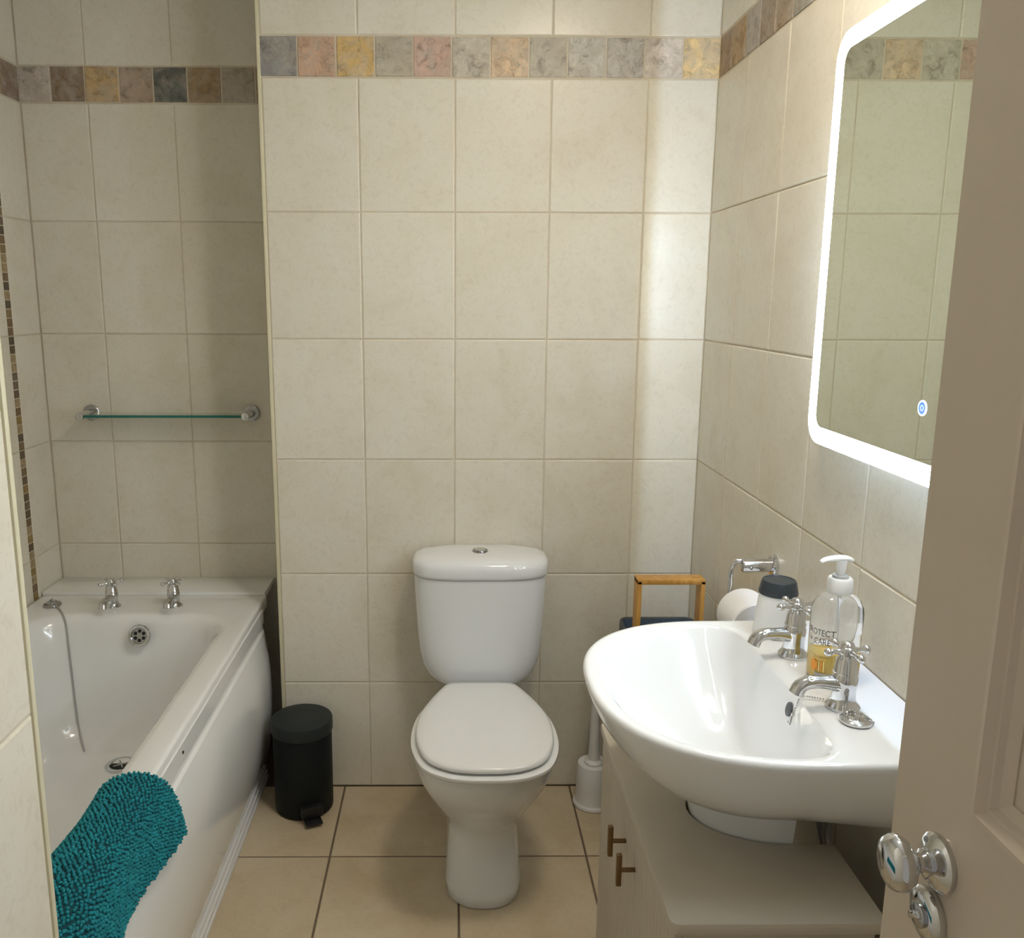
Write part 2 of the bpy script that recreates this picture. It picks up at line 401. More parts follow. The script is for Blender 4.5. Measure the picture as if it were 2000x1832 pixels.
inb(MB().lathe([(.03, -.004), (.03, -.0015)], 32).xf(Md).build('waste_hole_shade', 'hole_shade', bath))  # flat black disc painting the shade down the waste pipe
wc = MB().tube([(-.022, 0, 0), (.022, 0, 0)], .0028, 8).tube([(0, -.022, 0), (0, .022, 0)], .0028, 8).xf(Md @ Matrix.Rotation(.5, 4, 'Z'))
inb(wc.build('waste_cross', 'chrome_dark', bath))

# ------------------------------------------------------------------ taps
def make_tap(name, label, group, spin=.4):
    t = empty(name, label, 'tap', group=group)
    MB().lathe([(.0245, 0), (.025, .004), (.022, .008), (.0195, .011), (.0178, .016), (.0170, .03), (.0185, .038), (.0185, .050), (.0150, .056), (.0145, .058)], 32).build('body', 'chrome', t)
    sp = spline([(-.004, 0, .037), (-.02, 0, .040), (-.040, 0, .0415), (-.057, 0, .0405), (-.068, 0, .0345), (-.0735, 0, .0235)], 6)
    rr = [.0155 - .0045 * min(1, i / 10) for i in range(len(sp))]
    rr = [r + .0012 * max(0, (i - 20) / 10) for i, r in enumerate(rr)]
    s_ = MB().tube(sp, rr, 20, .92).build('spout', 'chrome', t, smooth=50)
    MB().tube([(-.0728, 0, .0255), (-.0739, 0, .0230)], .0088, 16).build('outlet_shade', 'hole_shade', s_)  # dark cap painting the shade inside the spout mouth
    MB().lathe([(.0150, .055), (.0178, .0565), (.0178, .059), (.0165, .061), (.0148, .0775), (.0125, .081), (.0095, .086)], 28).build('headgear', 'chrome', t)
    h_ = MB().lathe([(.009, .084), (.0135, .087), (.0135, .095), (.0115, .0975), (.010, .098), (.0085, .1025), (.004, .1045), (.0005, .1047)], 28)
    for k in range(4):
        a = spin + k * PI / 2; c, s = math.cos(a), math.sin(a)
        pp = [(c * d, s * d, .0905) for d in (.010, .016, .021, .026, .029)]
        h_.tube(pp, [.0048, .0040, .0034, .0046, .0036], 12); h_.ball((c * .032, s * .032, .0905), .0066)
    h_.build('cross_handle', 'chrome', t, smooth=50)
    return t
tb = make_tap('basin_tap', 'chrome cross-head tap on basin between white tumbler and soap bottle', 'chrome taps on the basin', .15)
tb.location = (.583, 1.412, .8505); tb.rotation_euler.z = R(6)
tb2 = copy_tree(tb); tb2.location = (.583, 1.218, .8505); tb2.rotation_euler.z = R(2)
tb2['label'] = 'chrome cross-head tap on basin beside the stowed plug and chain'
tt = make_tap('bath_tap', 'small chrome cross-head tap on the bath rim nearer the plug chain', 'chrome taps on the bath', .75)
tt.location = (-1.019, 2.478, BZ); tt.rotation_euler.z = PI / 2; tt.scale = (1.0, 1.0, .84)
tt2 = copy_tree(tt); tt2.location = (-.838, 2.484, BZ); tt2.rotation_euler.z = PI / 2 + .06
tt2['label'] = 'small chrome cross-head tap on the bath rim nearer the toilet wall'

# bath plug lying on the rim with its cord hanging into the tub
bp = empty('bath_plug', 'dark chrome bath plug on the rim with a thin cord hanging into the tub', 'plug', (-1.20, 2.485, BZ))
MB().lathe([(.024, 0), (.026, .004), (.024, .009), (.017, .011), (.014, .015), (.006, .016), (.0005, .016)], 28).build('stopper', 'chrome_dark', bp)
MB().tube(spline([(.010, -.004, .015), (0, 0, .022), (-.010, .004, .015)], 5), .0018, 8).build('ring', 'chrome', bp)
cp = [(-1.190, 2.478, .566), (-1.1785, 2.463, .558), (-1.165, 2.450, .5535), (-1.134, 2.4065, .5485), (-1.1204, 2.390, .5198), (-1.1145, 2.380, .469), (-1.1057, 2.366, .396), (-1.0955, 2.349, .3088), (-1.081, 2.3283, .2327), (-1.051, 2.2833, .1905)]
MB().tube(spline([tuple(Vector(p) - Vector(bp.location)) for p in cp], 6), .0024, 8).build('cord', 'steel', bp)

# ------------------------------------------------------------------ glass shelf
gs = empty('glass_shelf', 'narrow clear glass shelf on two chrome posts above the bath', 'shelf', (-.888, YA, 1.10))
for sx in (-.2515, .2515):
    Mx = Matrix.Translation((sx, 0, 0)) @ Matrix.Rotation(PI / 2, 4, 'X')
    f_ = MB().lathe([(.0245, 0), (.0255, .003), (.0255, .008), (.022, .011), (.019, .0115)], 32).xf(Mx).build('wall_flange', 'chrome_dark', gs)
    p_ = MB().lathe([(.0125, .008), (.0125, .096), (.0118, .099), (.010, .100)], 24).xf(Mx).build('post', 'chrome', gs)
    MB().box(sx - .0128, sx + .0128, -.098, -.02, -.0045, -.0035).build('slot_shade', 'hole_shade', p_)  # thin dark strip painting the shade of a groove in the post
g_ = MB().box(-.2445, .2445, -.094, -.012, -.004, .004).build('shelf_glass', 'glass', gs, smooth=0)
MB().box(-.2445, .2445, -.0955, -.0941, -.004, .004).build('front_edge', 'glass_edge', g_, smooth=0)

# ------------------------------------------------------------------ teal bath mat over the bath side
def build_mat():
    root = empty('bath_mat', 'teal chenille bath mat folded over the side of the bath', 'bath mat', (-.60, 1.22, BZ))
    o0 = Vector(root.location)
    # cross-section over the rim, from inside hem to outside hem
    sec = spline([(-.708, 0, .36), (-.693, 0, .44), (-.675, 0, .515), (-.652, 0, .556), (-.618, 0, .570), (-.585, 0, .565), (-.563, 0, .545), (-.552, 0, .51), (-.546, 0, .47), (-.541, 0, .437)], 10)
    sec = [Vector(p) for p in sec]
    L = [0.]
    for a, b_ in zip(sec[:-1], sec[1:]): L.append(L[-1] + (b_ - a).length)
    tot = L[-1]
    def at(u):
        d = max(0, min(.9999, u)) * tot
        for i in range(len(L) - 1):
            if L[i + 1] >= d: break
        t = (d - L[i]) / (L[i + 1] - L[i]); p = sec[i].lerp(sec[i + 1], t)
        tg = (sec[i + 1] - sec[i]).normalized(); return p, Vector((tg.z * -1, 0, tg.x)), tg
    y0, y1 = .935, 1.50
    def surf(u, w):            # u across the rim, w along it
        p, nrm, tg = at(u)
        y = y0 + (y1 - y0) * w
        yy = y + .055 * max(0, u - .45) ** 1.0 * (w) + .012 * math.sin(u * 9)*w
        lift = .003 + .003 * math.sin(w * 11 + u * 4) + .006 * math.exp(-((w - .35) / .18) ** 2) * max(0, math.sin((u - .2) * 3.4))
        hem = .018 * math.sin(w * 7 + .6) * max(0, u - .75) * 4
        q = p + nrm * lift; q = Vector((q.x + hem * .4, yy, q.z - hem * .3))
        return q, nrm
    NU, NW = 44, 40
    top = [[surf(i / NU, j / NW) for j in range(NW + 1)] for i in range(NU + 1)]
    mb = MB(); vs = []; fs = []
    for i in range(NU + 1):
        for j in range(NW + 1): vs.append(tuple(top[i][j][0] - o0))
    for i in range(NU):
        for j in range(NW):
            a = i * (NW + 1) + j; fs.append((a, a + 1, a + NW + 2, a + NW + 1))
    mb.add(vs, fs)
    bk = mb.build('backing', 'mat_backing', root, smooth=60)
    so = bk.modifiers.new('thickness', 'SOLIDIFY'); so.thickness = .005; so.offset = 0
    # chenille tufts: short rounded worms in rows, joined into one part
    vs = []; fs = []
    du, dw = .0068, .0066
    nu, nw = int(tot / du), int((y1 - y0) / dw)
    tuft = MB().ball((0, 0, 0), 1, 7, 5); TV = [Vector(x) for x in tuft.v]; TF = tuft.f
    k0 = 0
    for j in range(nw + 1):
        for i in range(nu + 1):
            u = (i + (.5 if j % 2 else 0) + random.gauss(0, .09)) / nu; w = (j + random.gauss(0, .09)) / nw
            if not (0 <= u <= 1): continue
            q, nrm = surf(min(max(u, 0), 1), min(max(w, 0), 1))
            q = q - o0
            tx = Vector((0, 1, 0)); ty = nrm.cross(tx).normalized()
            a = random.gauss(.15, .25); ax = tx * math.cos(a) + ty * math.sin(a); ay = nrm.cross(ax)
            nn = (nrm + Vector((random.gauss(0, .16), random.gauss(0, .16), random.gauss(0, .16) - .15))).normalized()
            l1, l2, l3 = .0036 * random.uniform(.85, 1.2), .0030 * random.uniform(.85, 1.15), .0036 * random.uniform(.85, 1.2)
            base = len(vs); c0 = q + nn * .0036
            for t in TV: vs.append(tuple(c0 + ax * (t.x * l1) + ay * (t.y * l2) + nn * (t.z * l3)))
            for f in TF: fs.append(tuple(x + base for x in f))
    me = bpy.data.meshes.new('chenille_pile'); me.from_pydata(vs, [], fs)
    me.polygons.foreach_set('use_smooth', [True] * len(me.polygons)); me.materials.append(MATS['chenille'])
    o = link('chenille_pile', me, root); o['kind'] = 'stuff'
build_mat()

# ------------------------------------------------------------------ toilet
TX = .0715
toilet = empty('toilet', 'white close-coupled toilet with closed lid against the tiled wall', 'toilet', (TX, 2.1, 0))
tl = Vector(toilet.location)
def int_(o): o.matrix_parent_inverse = Matrix.Translation(-tl); return o
def egg(yf, yb, hw, ym, hwb, z, p=2.0, N=20, M_=10):
    pts = []
    for k in range(N + 1):
        a = PI / 2 * k / N
        pts.append((hw * sgnpow(math.sin(a), 2 / p), ym - (ym - yf) * sgnpow(math.cos(a), 2 / p)))
    for k in range(1, M_ + 1):
        u = k / M_; s = u * u * (3 - 2 * u)
        pts.append((hw + (hwb - hw) * s, ym + (yb - ym) * u))
    right = [(TX + x, y, z) for x, y in pts]; left = [(TX - x, y, z) for x, y in pts[1:][::-1]]
    return right + left
pan = [(1.868, 2.34, .090, 1.97, .085, 0, 2.3), (1.864, 2.34, .095, 1.97, .088, .004, 2.3), (1.866, 2.34, .0945, 1.97, .09, .03, 2.3), (1.884, 2.34, .090, 1.99, .09, .10, 2.2),
       (1.897, 2.34, .087, 2.0, .09, .155, 2.1), (1.892, 2.34, .090, 1.99, .095, .185, 2.1), (1.868, 2.34, .107, 1.975, .105, .22, 2.05), (1.832, 2.34, .132, 1.96, .115, .262, 2.0),
       (1.795, 2.34, .153, 1.955, .10, .305, 2.0), (1.77, 2.34, .166, 1.95, .095, .345, 2.0), (1.758, 2.34, .171, 1.95, .09, .378, 2.0), (1.756, 2.34, .172, 1.95, .088, .396, 2.0), (1.760, 2.335, .168, 1.95, .085, .402, 2.0)]
int_(MB().loft([egg(a, b_, c, d, e, z, p) for a, b_, c, d, e, z, p in pan]).build('pan', 'porcelain', toilet, smooth=60))
def lidring(g, z):       # outline of seat and lid, g = inset
    half = spline([(0, 2.214, 0), (.06, 2.2135, 0), (.094, 2.206, 0), (.116, 2.170, 0), (.143, 2.105, 0), (.166, 2.03, 0), (.1745, 1.95, 0), (.168, 1.87, 0), (.142, 1.80, 0), (.095, 1.762, 0), (.045, 1.7485, 0), (0, 1.7465, 0)], 5)
    kx_, ky_ = 1 - g / .1745, 1 - g / .2335
    half = [(p[0] * kx_, 1.98 + (p[1] - 1.98) * ky_) for p in half]
    rt = [(TX + p[0], p[1], z) for p in half]; lf = [(TX - p[0], p[1], z) for p in half[1:-1][::-1]]
    return rt + lf
int_(MB().loft([lidring(.008, .4035), lidring(-.001, .4055), lidring(-.0035, .410), lidring(-.0025, .4155), lidring(.004, .418), lidring(.012, .4185)]).build('seat', 'seat_plastic', toilet, smooth=50))
int_(MB().loft([lidring(.018, .4225), lidring(.011, .4232), lidring(.0085, .4265), lidring(.0095, .4325), lidring(.015, .4365), lidring(.03, .4385), lidring(.07, .4395), lidring(.12, .4397)]).build('lid', 'seat_plastic', toilet, smooth=50))
for sx in (-.05, .05):
    int_(MB().tube([(TX + sx - .014, 2.2115, .4165), (TX + sx + .014, 2.2115, .4165)], .007, 14).build('hinge', 'seat_plastic', toilet))
def cring(hw, yf, z, n=4.2, yb=2.41):
    return supere(TX, 2.335, hw, 2.335 - yf, n, z, 72, yb - 2.335)
cist = [(.085, 2.26, .398, 3), (.112, 2.245, .400, 3), (.135, 2.237, .410, 3.2), (.152, 2.234, .430, 3.4), (.164, 2.233, .458, 3.4), (.171, 2.232, .495, 3.4), (.175, 2.232, .54, 3.4), (.179, 2.231, .60, 3.4), (.182, 2.230, .66, 3.4), (.184, 2.229, .712, 3.4)]
int_(MB().loft([cring(a, b_, z, n) for a, b_, z, n in cist]).build('cistern', 'porcelain', toilet, smooth=60))
lid = [(.180, 2.231, .713, 3.4), (.186, 2.225, .7145, 3.4), (.1885, 2.222, .722, 3.4), (.1885, 2.222, .742, 3.3), (.186, 2.225, .752, 3.2), (.178, 2.232, .7595, 3.0), (.160, 2.248, .765, 2.8), (.12, 2.28, .769, 2.6), (.05, 2.32, .770, 2.4)]
cl_ = int_(MB().loft([cring(a, b_, z, n, 2.411 if a > .17 else 2.335 + .076 * min(1, a / .17)) for a, b_, z, n in lid]).build('cistern_lid', 'porcelain', toilet, smooth=60))
fb = int_(MB().lathe([(.0215, .766), (.0215, .772), (.020, .7745), (.0175, .7745), (.017, .773)], 36, (TX - .0005, 2.318, 0)).build('flush_ring', 'chrome_dark', toilet))
int_(MB().lathe([(.0165, .768), (.0165, .7745), (.0145, .7765), (.0005, .777)], 36, (TX - .0005, 2.318, 0)).build('flush_button', 'chrome', toilet))
for sx in (-1, 1):
    int_(MB().lathe([(.008, 0), (.008, .004), (.005, .008), (.0005, .009)], 14).xf(Matrix.Translation((TX + sx * .126, 2.24, .215)) @ Matrix.Rotation(sx * PI / 2, 4, 'Y')).build('fixing_cap', 'chrome_dark', toilet))

# ------------------------------------------------------------------ pedal bin
bn = empty('pedal_bin', 'small matt black pedal bin on the floor beside the bath', 'bin', (-.437, 2.314, 0), R(22))
MB().lathe([(.078, 0), (.0825, .004), (.0835, .010), (.084, .235), (.0825, .238)], 56).build('body', 'bin_black', bn)
MB().lathe([(.0825, .2395), (.0865, .2405), (.0875, .245), (.0875, .272), (.086, .2765), (.082, .2785), (.04, .281), (.0005, .2815)], 56).build('lid', 'bin_lid', bn)
MB().box(-.024, .024, -.128, -.075, .010, .016).build('pedal', 'pedal_black', bn, bevel=.002)
MB().box(-.031, .031, -.104, -.070, .018, .050).build('pedal_guard', 'pedal_black', bn, bevel=.004)

# ------------------------------------------------------------------ toilet brush
tbk = empty('toilet_brush', 'white toilet brush holder on the floor by the ribbed cabinet', 'toilet brush', (.407, 2.322, 0))
MB().lathe([(.056, 0), (.058, .004), (.0565, .010), (.0525, .013), (.0515, .016), (.0495, .05), (.0465, .126), (.045, .129), (.028, .129), (.027, .126)], 48).build('holder', 'white_plastic', tbk)
MB().lathe([(.026, .124), (.026, .134), (.018, .142), (.0145, .20), (.0125, .32), (.013, .36), (.010, .372), (.0005, .375)], 24).build('handle', 'white_plastic', tbk)

# ------------------------------------------------------------------ basin and pedestal
BCX, BCY = .5, 1.3135
basin = empty('washbasin', 'large white curved washbasin fixed to the tiled wall', 'basin', (.46, BCY, .60))
bsl = Vector(basin.location)
def ins_(o): o.matrix_parent_inverse = Matrix.Translation(-bsl); return o
kx, ky = .385, BCY
def in_outer(x, y):
    dy = abs(y - BCY) / .2655
    if x > XR - .002: return False
    if x >= BCX: return dy <= 1
    return (abs(x - BCX) / .29) ** 2.45 + dy ** 2.45 <= 1
def in_inner(x, y):
    gx = max(0, .5 - x) / .262; dy = abs(y - BCY) / .243
    a_ = (gx ** 2.45 + dy ** 2.45) ** (1 / 2.45); hx = max(0, (x - .36) / .169)
    return a_ ** 7 + hx ** 7 <= 1
def cast(fn, a):
    lo, hi = 0., 1.
    for _ in range(40):
        mid = (lo + hi) / 2
        if fn(kx + math.cos(a) * mid, ky + math.sin(a) * mid): lo = mid
        else: hi = mid
    return (kx + math.cos(a) * lo, ky + math.sin(a) * lo)
ca = math.atan2(.2655, XR - .002 - kx)
angs = [ca + (2 * PI - 2 * ca) * k / 110 for k in range(111)] + [-ca + 2 * ca * k / 16 for k in range(1, 16)]
OUT = [cast(in_outer, a) for a in angs]; INN = [cast(in_inner, a) for a in angs]
def outr(s, z):
    r = []
    for x, y in OUT:
        r.append((BCX + (x - BCX) * s if x < BCX else x, BCY + (y - BCY) * (s if x < BCX else (s + (1 - s) * .32 * min(1, (x - BCX) / .18))), z))
    return r
def innr(s, z): return [(.465 + (x - .465) * s, BCY + (y - BCY) * s, z) for x, y in INN]
def lerp(a, b_, t, z): return [(p[0] + (q[0] - p[0]) * t, p[1] + (q[1] - p[1]) * t, z) for p, q in zip(a, b_)]
o965 = outr(.968, .8515); i106 = innr(1.015, .85)
rings = [outr(.25, .684), outr(.42, .688), outr(.56, .698), outr(.68, .716), outr(.785, .742), outr(.87, .770), outr(.935, .799), outr(.975, .822), outr(.995, .837), outr(1., .8435), outr(.997, .848), outr(.985, .8512), o965,
         lerp(o965, i106, .35, .8508), lerp(o965, i106, .75, .8502), innr(1.015, .8488), innr(1.0, .8462), innr(.985, .842), innr(.965, .8365)]
rings += [innr(a, b_) for a, b_ in ((.93, .826), (.87, .808), (.79, .788), (.69, .766), (.56, .742), (.42, .722), (.28, .709), (.15, .703), (.06, .702))]
ins_(MB().loft(rings).build('bowl', 'porcelain', basin, smooth=70))
# grey disc painting the shade of an overflow in the bowl's wall-side slope
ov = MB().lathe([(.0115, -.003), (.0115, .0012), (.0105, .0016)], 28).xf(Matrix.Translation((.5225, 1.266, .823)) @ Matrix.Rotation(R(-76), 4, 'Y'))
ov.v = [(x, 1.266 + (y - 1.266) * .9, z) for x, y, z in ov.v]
ins_(ov.build('overflow_hole_shade', 'slate_grey', basin))
ins_(MB().lathe([(.024, .7015), (.024, .7045), (.02, .705), (.018, .703)], 32, (.465, BCY, 0)).build('waste_ring', 'chrome', basin))
PCX, PCY = .54, 1.345
def pring(ax, ay, z):
    t = [R(90) + R(180) * k / 28 for k in range(29)]
    o = [(PCX + ax * math.cos(a), PCY + ay * math.sin(a), z) for a in t]
    i_ = [(PCX + (ax - .012) * math.cos(a), PCY + (ay - .012) * math.sin(a), z) for a in t[::-1]]
    return o + i_
ins_(MB().loft([pring(.125, .092, 0), pring(.118, .086, .05), pring(.113, .08, .3), pring(.128, .087, .52), pring(.142, .094, .60), pring(.150, .100, .64), pring(.158, .106, .694)]).build('pedestal', 'porcelain', basin, smooth=50))
for yy, bend in ((1.305, -.02), (1.37, .02)):
    ins_(MB().tube(spline([(.60, yy, .70), (.615, yy + bend, .64), (.63, yy - bend, .56), (.66, yy, .45), (.683, yy, .36)], 6), .007, 10).build('supply_hose', 'hose', basin))

# ------------------------------------------------------------------ vanity cabinet
CX0, CX1, CY0, CY1, CZ = .2985, .604, 1.0655, 1.655, .60
cab = empty('vanity_cabinet', 'taupe cabinet with ribbed doors standing under the basin', 'cabinet', ((CX0 + CX1) / 2, (CY0 + CY1) / 2, 0))
cbl = Vector(cab.location)
def inc(o): o.matrix_parent_inverse = Matrix.Translation(-cbl); return o
# worktop with a U-shaped cut-out around the pedestal
cut = [(PCX + .146 * math.cos(R(90) + R(180) * k / 24), PCY + .099 * math.sin(R(90) + R(180) * k / 24)) for k in range(25)]
rc = .012
outl = [(CX1, CY1), (CX1, cut[0][1])] + cut + [(CX1, cut[-1][1]), (CX1, CY0)]
outl += [(CX0 + rc - rc * math.sin(R(a)), CY0 + rc - rc * math.cos(R(a))) for a in (0, 22, 45, 67, 90)]
outl += [(CX0 + rc - rc * math.cos(R(a)), CY1 - rc + rc * math.sin(R(a))) for a in (0, 22, 45, 67, 90)]
top = MB().loft([[(x, y, z) for x, y in outl] for z in (CZ - .018, CZ)])
inc(top.build('worktop', 'cabinet_paint', cab, bevel=.0015))
for y in (CY0 + .012, CY1 - .028):
    inc(MB().box(CX0 + .020, CX1 - .012, y, y + .016, .0, CZ - .018).build('side_board', 'cabinet_paint', cab, bevel=.001))
inc(MB().box(CX0 + .02, CX1 - .012, CY0 + .028, CY1 - .028, .07, .086).build('bottom_board', 'cabinet_paint', cab, bevel=.001))
inc(MB().box(CX0 + .03, CX0 + .045, CY0 + .028, CY1 - .028, 0, .07).build('kick_board', 'cabinet_paint', cab, bevel=.001))
ymid = (CY0 + CY1) / 2
def ribbed(y0, y1):
    n = 14; p = (y1 - y0) / n; line = []
    for i in range(n):
        for a in range(0, 180, 30):
            t = R(a); line.append((CX0 + .0085 - .0052 * math.sin(t), y0 + p * (i + .04 + .92 * (1 - math.cos(t)) / 2)))
        line.append((CX0 + .0085, y0 + p * (i + .98)))
    line = [(CX0 + .0195, y0), (CX0 + .0085, y0)] + line + [(CX0 + .0085, y1), (CX0 + .0195, y1)]
    return MB().loft([[(x, y, z) for x, y in line] for z in (.072, CZ - .0215)])
for a, b_, hy in ((ymid + .0012, CY1 - .012, ymid + .030), (CY0 + .012, ymid - .0012, ymid - .050)):
    d_ = inc(ribbed(a, b_).build('door', 'cabinet_paint', cab, smooth=40))
    h_ = MB().box(.270, .279, hy - .0045, hy + .0045, .480, .538).tube([(.275, hy, .509), (CX0 + .010, hy, .509)], .0042, 10)
    ho = h_.build('handle', 'bronze', d_, bevel=.0012); ho.matrix_parent_inverse = Matrix.Identity(4)

# ------------------------------------------------------------------ things on the basin
tm = empty('tumbler', 'white tapered container with dark grey lid on the basin rim', 'container', (.590, 1.515, .8505))
MB().lathe([(.038, 0), (.0405, .002), (.0405, .006), (.0335, .076), (.033, .078)], 44).build('body', 'white_plastic', tm)
MB().lathe([(.0345, .0775), (.035, .080), (.0305, .1005), (.029, .103), (.026, .1035), (.025, .1022), (.008, .1022), (.0055, .1025), (.0005, .1025)], 44).build('lid', 'tumbler_cap', tm)

SBX, SBY, SBZ = .6135, 1.3265, .8505
sb = empty('soap_bottle', 'clear pump bottle of yellow soap between the basin taps', 'soap bottle', (SBX, SBY, SBZ))
EL = .72    # body is an oval cylinder
def oval(r, z, n=2.6, N=48): return [(x, y, z) for x, y, _ in supere(0, 0, r, r * .78, n, 0, N)]
bprof = [(.036, 0), (.0385, .003), (.0395, .008), (.0395, .112), (.0385, .122), (.0345, .132), (.027, .139), (.019, .1425), (.0165, .144), (.0165, .147)]
bo = MB().loft([oval(r, z, 2.6 - .6 * max(0, (z - .11) / .037)) for r, z in bprof], True, False)
inn = [(r - .0016, max(z, .002)) for r, z in bprof]
bo.loft([oval(r, z, 2.6 - .6 * max(0, (z - .11) / .037)) for r, z in inn], True, False)
bo.build('body', 'clear_plastic', sb, smooth=50)
MB().loft([oval(.0345, .0024), oval(.0372, .004), oval(.0374, .045), oval(.0374, .0455)]).build('liquid', 'soap_liquid', sb, smooth=40)
MB().tube([(0, 0, .01), (0, 0, .15)], .0032, 10).build('dip_tube', 'pump_white', sb)
MB().lathe([(.0185, .1445), (.0195, .146), (.0195, .150), (.0188, .1505), (.0195, .151), (.0195, .166), (.0175, .169), (.0135, .1695)], 32).build('collar', 'pump_white', sb)
MB().lathe([(.0125, .168), (.0125, .1735), (.009, .1745), (.006, .1745)], 24).build('collar_ring', 'print_grey', sb)
ph = MB().tube([(0, 0, .172), (0, 0, .199)], [.0062, .0085], 16)
ph.tube(spline([(.017, .004, .1965), (.006, .001, .2005), (-.012, -.002, .2015), (-.028, -.004, .2000), (-.036, -.0055, .1965)], 5), [.0062 + .002 * min(1, i / 6) - .0042 * max(0, (i - 8) / 12) for i in range(21)], 14, .62)
ph.build('pump_head', 'pump_white', sb, smooth=50)
def wrap(me_v, a0, z0):       # (u, v) in metres onto the oval side
    out = []
    for x, y, *_ in me_v:
        a = a0 + x / .0395
        c, s = math.cos(a), math.sin(a)
        px, py = .0399 * sgnpow(c, 2 / 2.6), .0399 * .78 * sgnpow(s, 2 / 2.6)
        out.append((px, py, z0 + y))
    return out
A0 = R(212)
def text_print(txt, size, x, y):
    cu = bpy.data.curves.new('print_text', 'FONT'); cu.body = txt; cu.size = size; cu.resolution_u = 3
    ob = bpy.data.objects.new('print_text', cu); C.objects.link(ob)
    me = bpy.data.meshes.new_from_object(ob.evaluated_get(bpy.context.evaluated_depsgraph_get()))
    bpy.data.objects.remove(ob)
    bm = bmesh.new(); bm.from_mesh(me)
    bmesh.ops.subdivide_edges(bm, edges=[e for e in bm.edges if e.calc_length() > .003], cuts=2)
    bm.to_mesh(me); bm.free()
    co = [(v.co.x + x, v.co.y + y) for v in me.vertices]
    for v, p in zip(me.vertices, wrap(co, A0, 0)): v.co = p
    me.materials.clear(); me.materials.append(MATS['print_black'])
    return link('label_text', me, sb)
text_print('PROTECT', .0145, -.032, .079)
text_print('+ CARE', .0145, -.024, .064)
def patch(pts, material, name='label_print', off=0):
    n = len(pts); vs = [(sum(p[0] for p in pts) / n, sum(p[1] for p in pts) / n)] + list(pts)
    w_ = wrap(vs, A0, 0)
    if off: w_ = [(x * (1 + off), y * (1 + off), z) for x, y, z in w_]
    return MB().add(w_, [(0, i + 1, (i + 1) % n + 1) for i in range(n)]).build(name, material, sb, smooth=0)
def rect(x0, x1, y0, y1, n=5):
    return [(x0 + (x1 - x0) * i / n, y0) for i in range(n + 1)] + [(x1 + (x0 - x1) * i / n, y1) for i in range(n + 1)]
for k in range(4): patch(rect(-.001 + k * .0048, .0018 + k * .0048, .019, .037, 2), 'print_yellow' if k % 2 else 'print_orange')
patch([(-.008 + .0075 * math.cos(R(20 * k)), .028 + .010 * math.sin(R(20 * k))) for k in range(18)], 'print_orange')
patch(rect(-.014, .018, .0385, .041), 'print_yellow')
patch(rect(-.004, .018, .011, .016), 'print_grey')
patch(rect(-.012, .014, .0585, .060), 'print_yellow')

# basin plug stowed beside the near tap, chain ending in a clip over the bowl edge
pg = empty('basin_plug', 'small chrome basin plug with ball chain resting on the basin deck', 'plug', (.581, 1.1695, .8505))
MB().lathe([(.020, 0), (.0225, .002), (.0225, .005), (.019, .008), (.014, .009), (.012, .013), (.004, .014), (.0005, .014)], 32).build('stopper', 'chrome', pg)
chain = spline([(.575, 1.176, .866), (.590, 1.166, .864), (.603, 1.160, .854), (.600, 1.178, .853), (.585, 1.186, .862)], 7)
chain2 = spline([(.566, 1.236, .8535), (.553, 1.242, .8535), (.540, 1.247, .8535), (.530, 1.2465, .8525), (.5245, 1.243, .842), (.5205, 1.2425, .828)], 8)
def beads(pts, r):
    mb = MB(); acc = 0; last = Vector(pts[0])
    for p in pts:
        p = Vector(p)
        if (p - last).length >= r * 2.0 or p == Vector(pts[0]):
            mb.ball(p - Vector(pg.location), r, 8, 6); last = p
    return mb
beads(chain, .0021).build('chain', 'chrome', pg); beads(chain2, .0016).build('chain', 'chrome', pg)
q_ = Vector((.5195, 1.2425, .826)) - Vector(pg.location)
MB().tube([tuple(q_ + Vector(d)) for d in ((0, 0, .002), (-.006, .004, -.014), (-.006, -.006, -.014), (0, 0, .002))], .0013, 8).ball(tuple(q_), .0034, 10, 6).build('clip', 'chrome', pg)

# ------------------------------------------------------------------ toilet roll and holder
rh = empty('toilet_roll_holder', 'chrome hook-shaped toilet roll holder fixed to the tiled wall', 'toilet roll holder', (XR, 1.786, .8955))
Mf = Matrix.Rotation(-PI / 2, 4, 'Y')
MB().lathe([(.0225, 0), (.0235, .002), (.0235, .008), (.021, .0105), (.017, .011)], 36).xf(Mf).build('wall_flange', 'chrome', rh)
MB().lathe([(.0142, .009), (.0142, .070), (.0135, .0725), (.012, .073)], 28).xf(Mf).build('arm', 'chrome', rh)
MB().lathe([(.0032, 0), (.0032, .004), (.002, .005)], 12).xf(Matrix.Translation((-.058, -.0135, -.002)) @ Matrix.Rotation(PI / 2, 4, 'X')).build('grub_screw', 'chrome_dark', rh)
hp = spline([(-.062, .006, .004), (-.072, .008, .008), (-.083, .009, .006), (-.090, .009, -.006), (-.092, .009, -.03), (-.090, .010, -.07), (-.083, .009, -.09), (-.074, 0, -.096), (-.073, -.02, -.097), (-.073, -.118, -.097), (-.073, -.124, -.09)], 6)
MB().tube(hp, .0052, 12).build('hook', 'chrome', rh)
tr = empty('toilet_roll', 'white toilet roll hanging on the chrome hook', 'toilet roll', (.6195, 1.735, .7905))
def ytube(ri, ro, y0, y1, N=48):
    rr = []
    for r, y in ((ri, y0), (ro - .003, y0), (ro, y0 + .003), (ro, y1 - .003), (ro - .003, y1), (ri, y1), (ri, y0)):
        rr.append([(r * math.cos(2 * PI * k / N), y, r * math.sin(2 * PI * k / N)) for k in range(N)])
    return MB().loft(rr, False, False)
ytube(.021, .0545, -.05, .05).build('paper', 'paper', tr)
ytube(.0195, .0212, -.0495, .0495).build('core', 'cabinet_paint', tr)

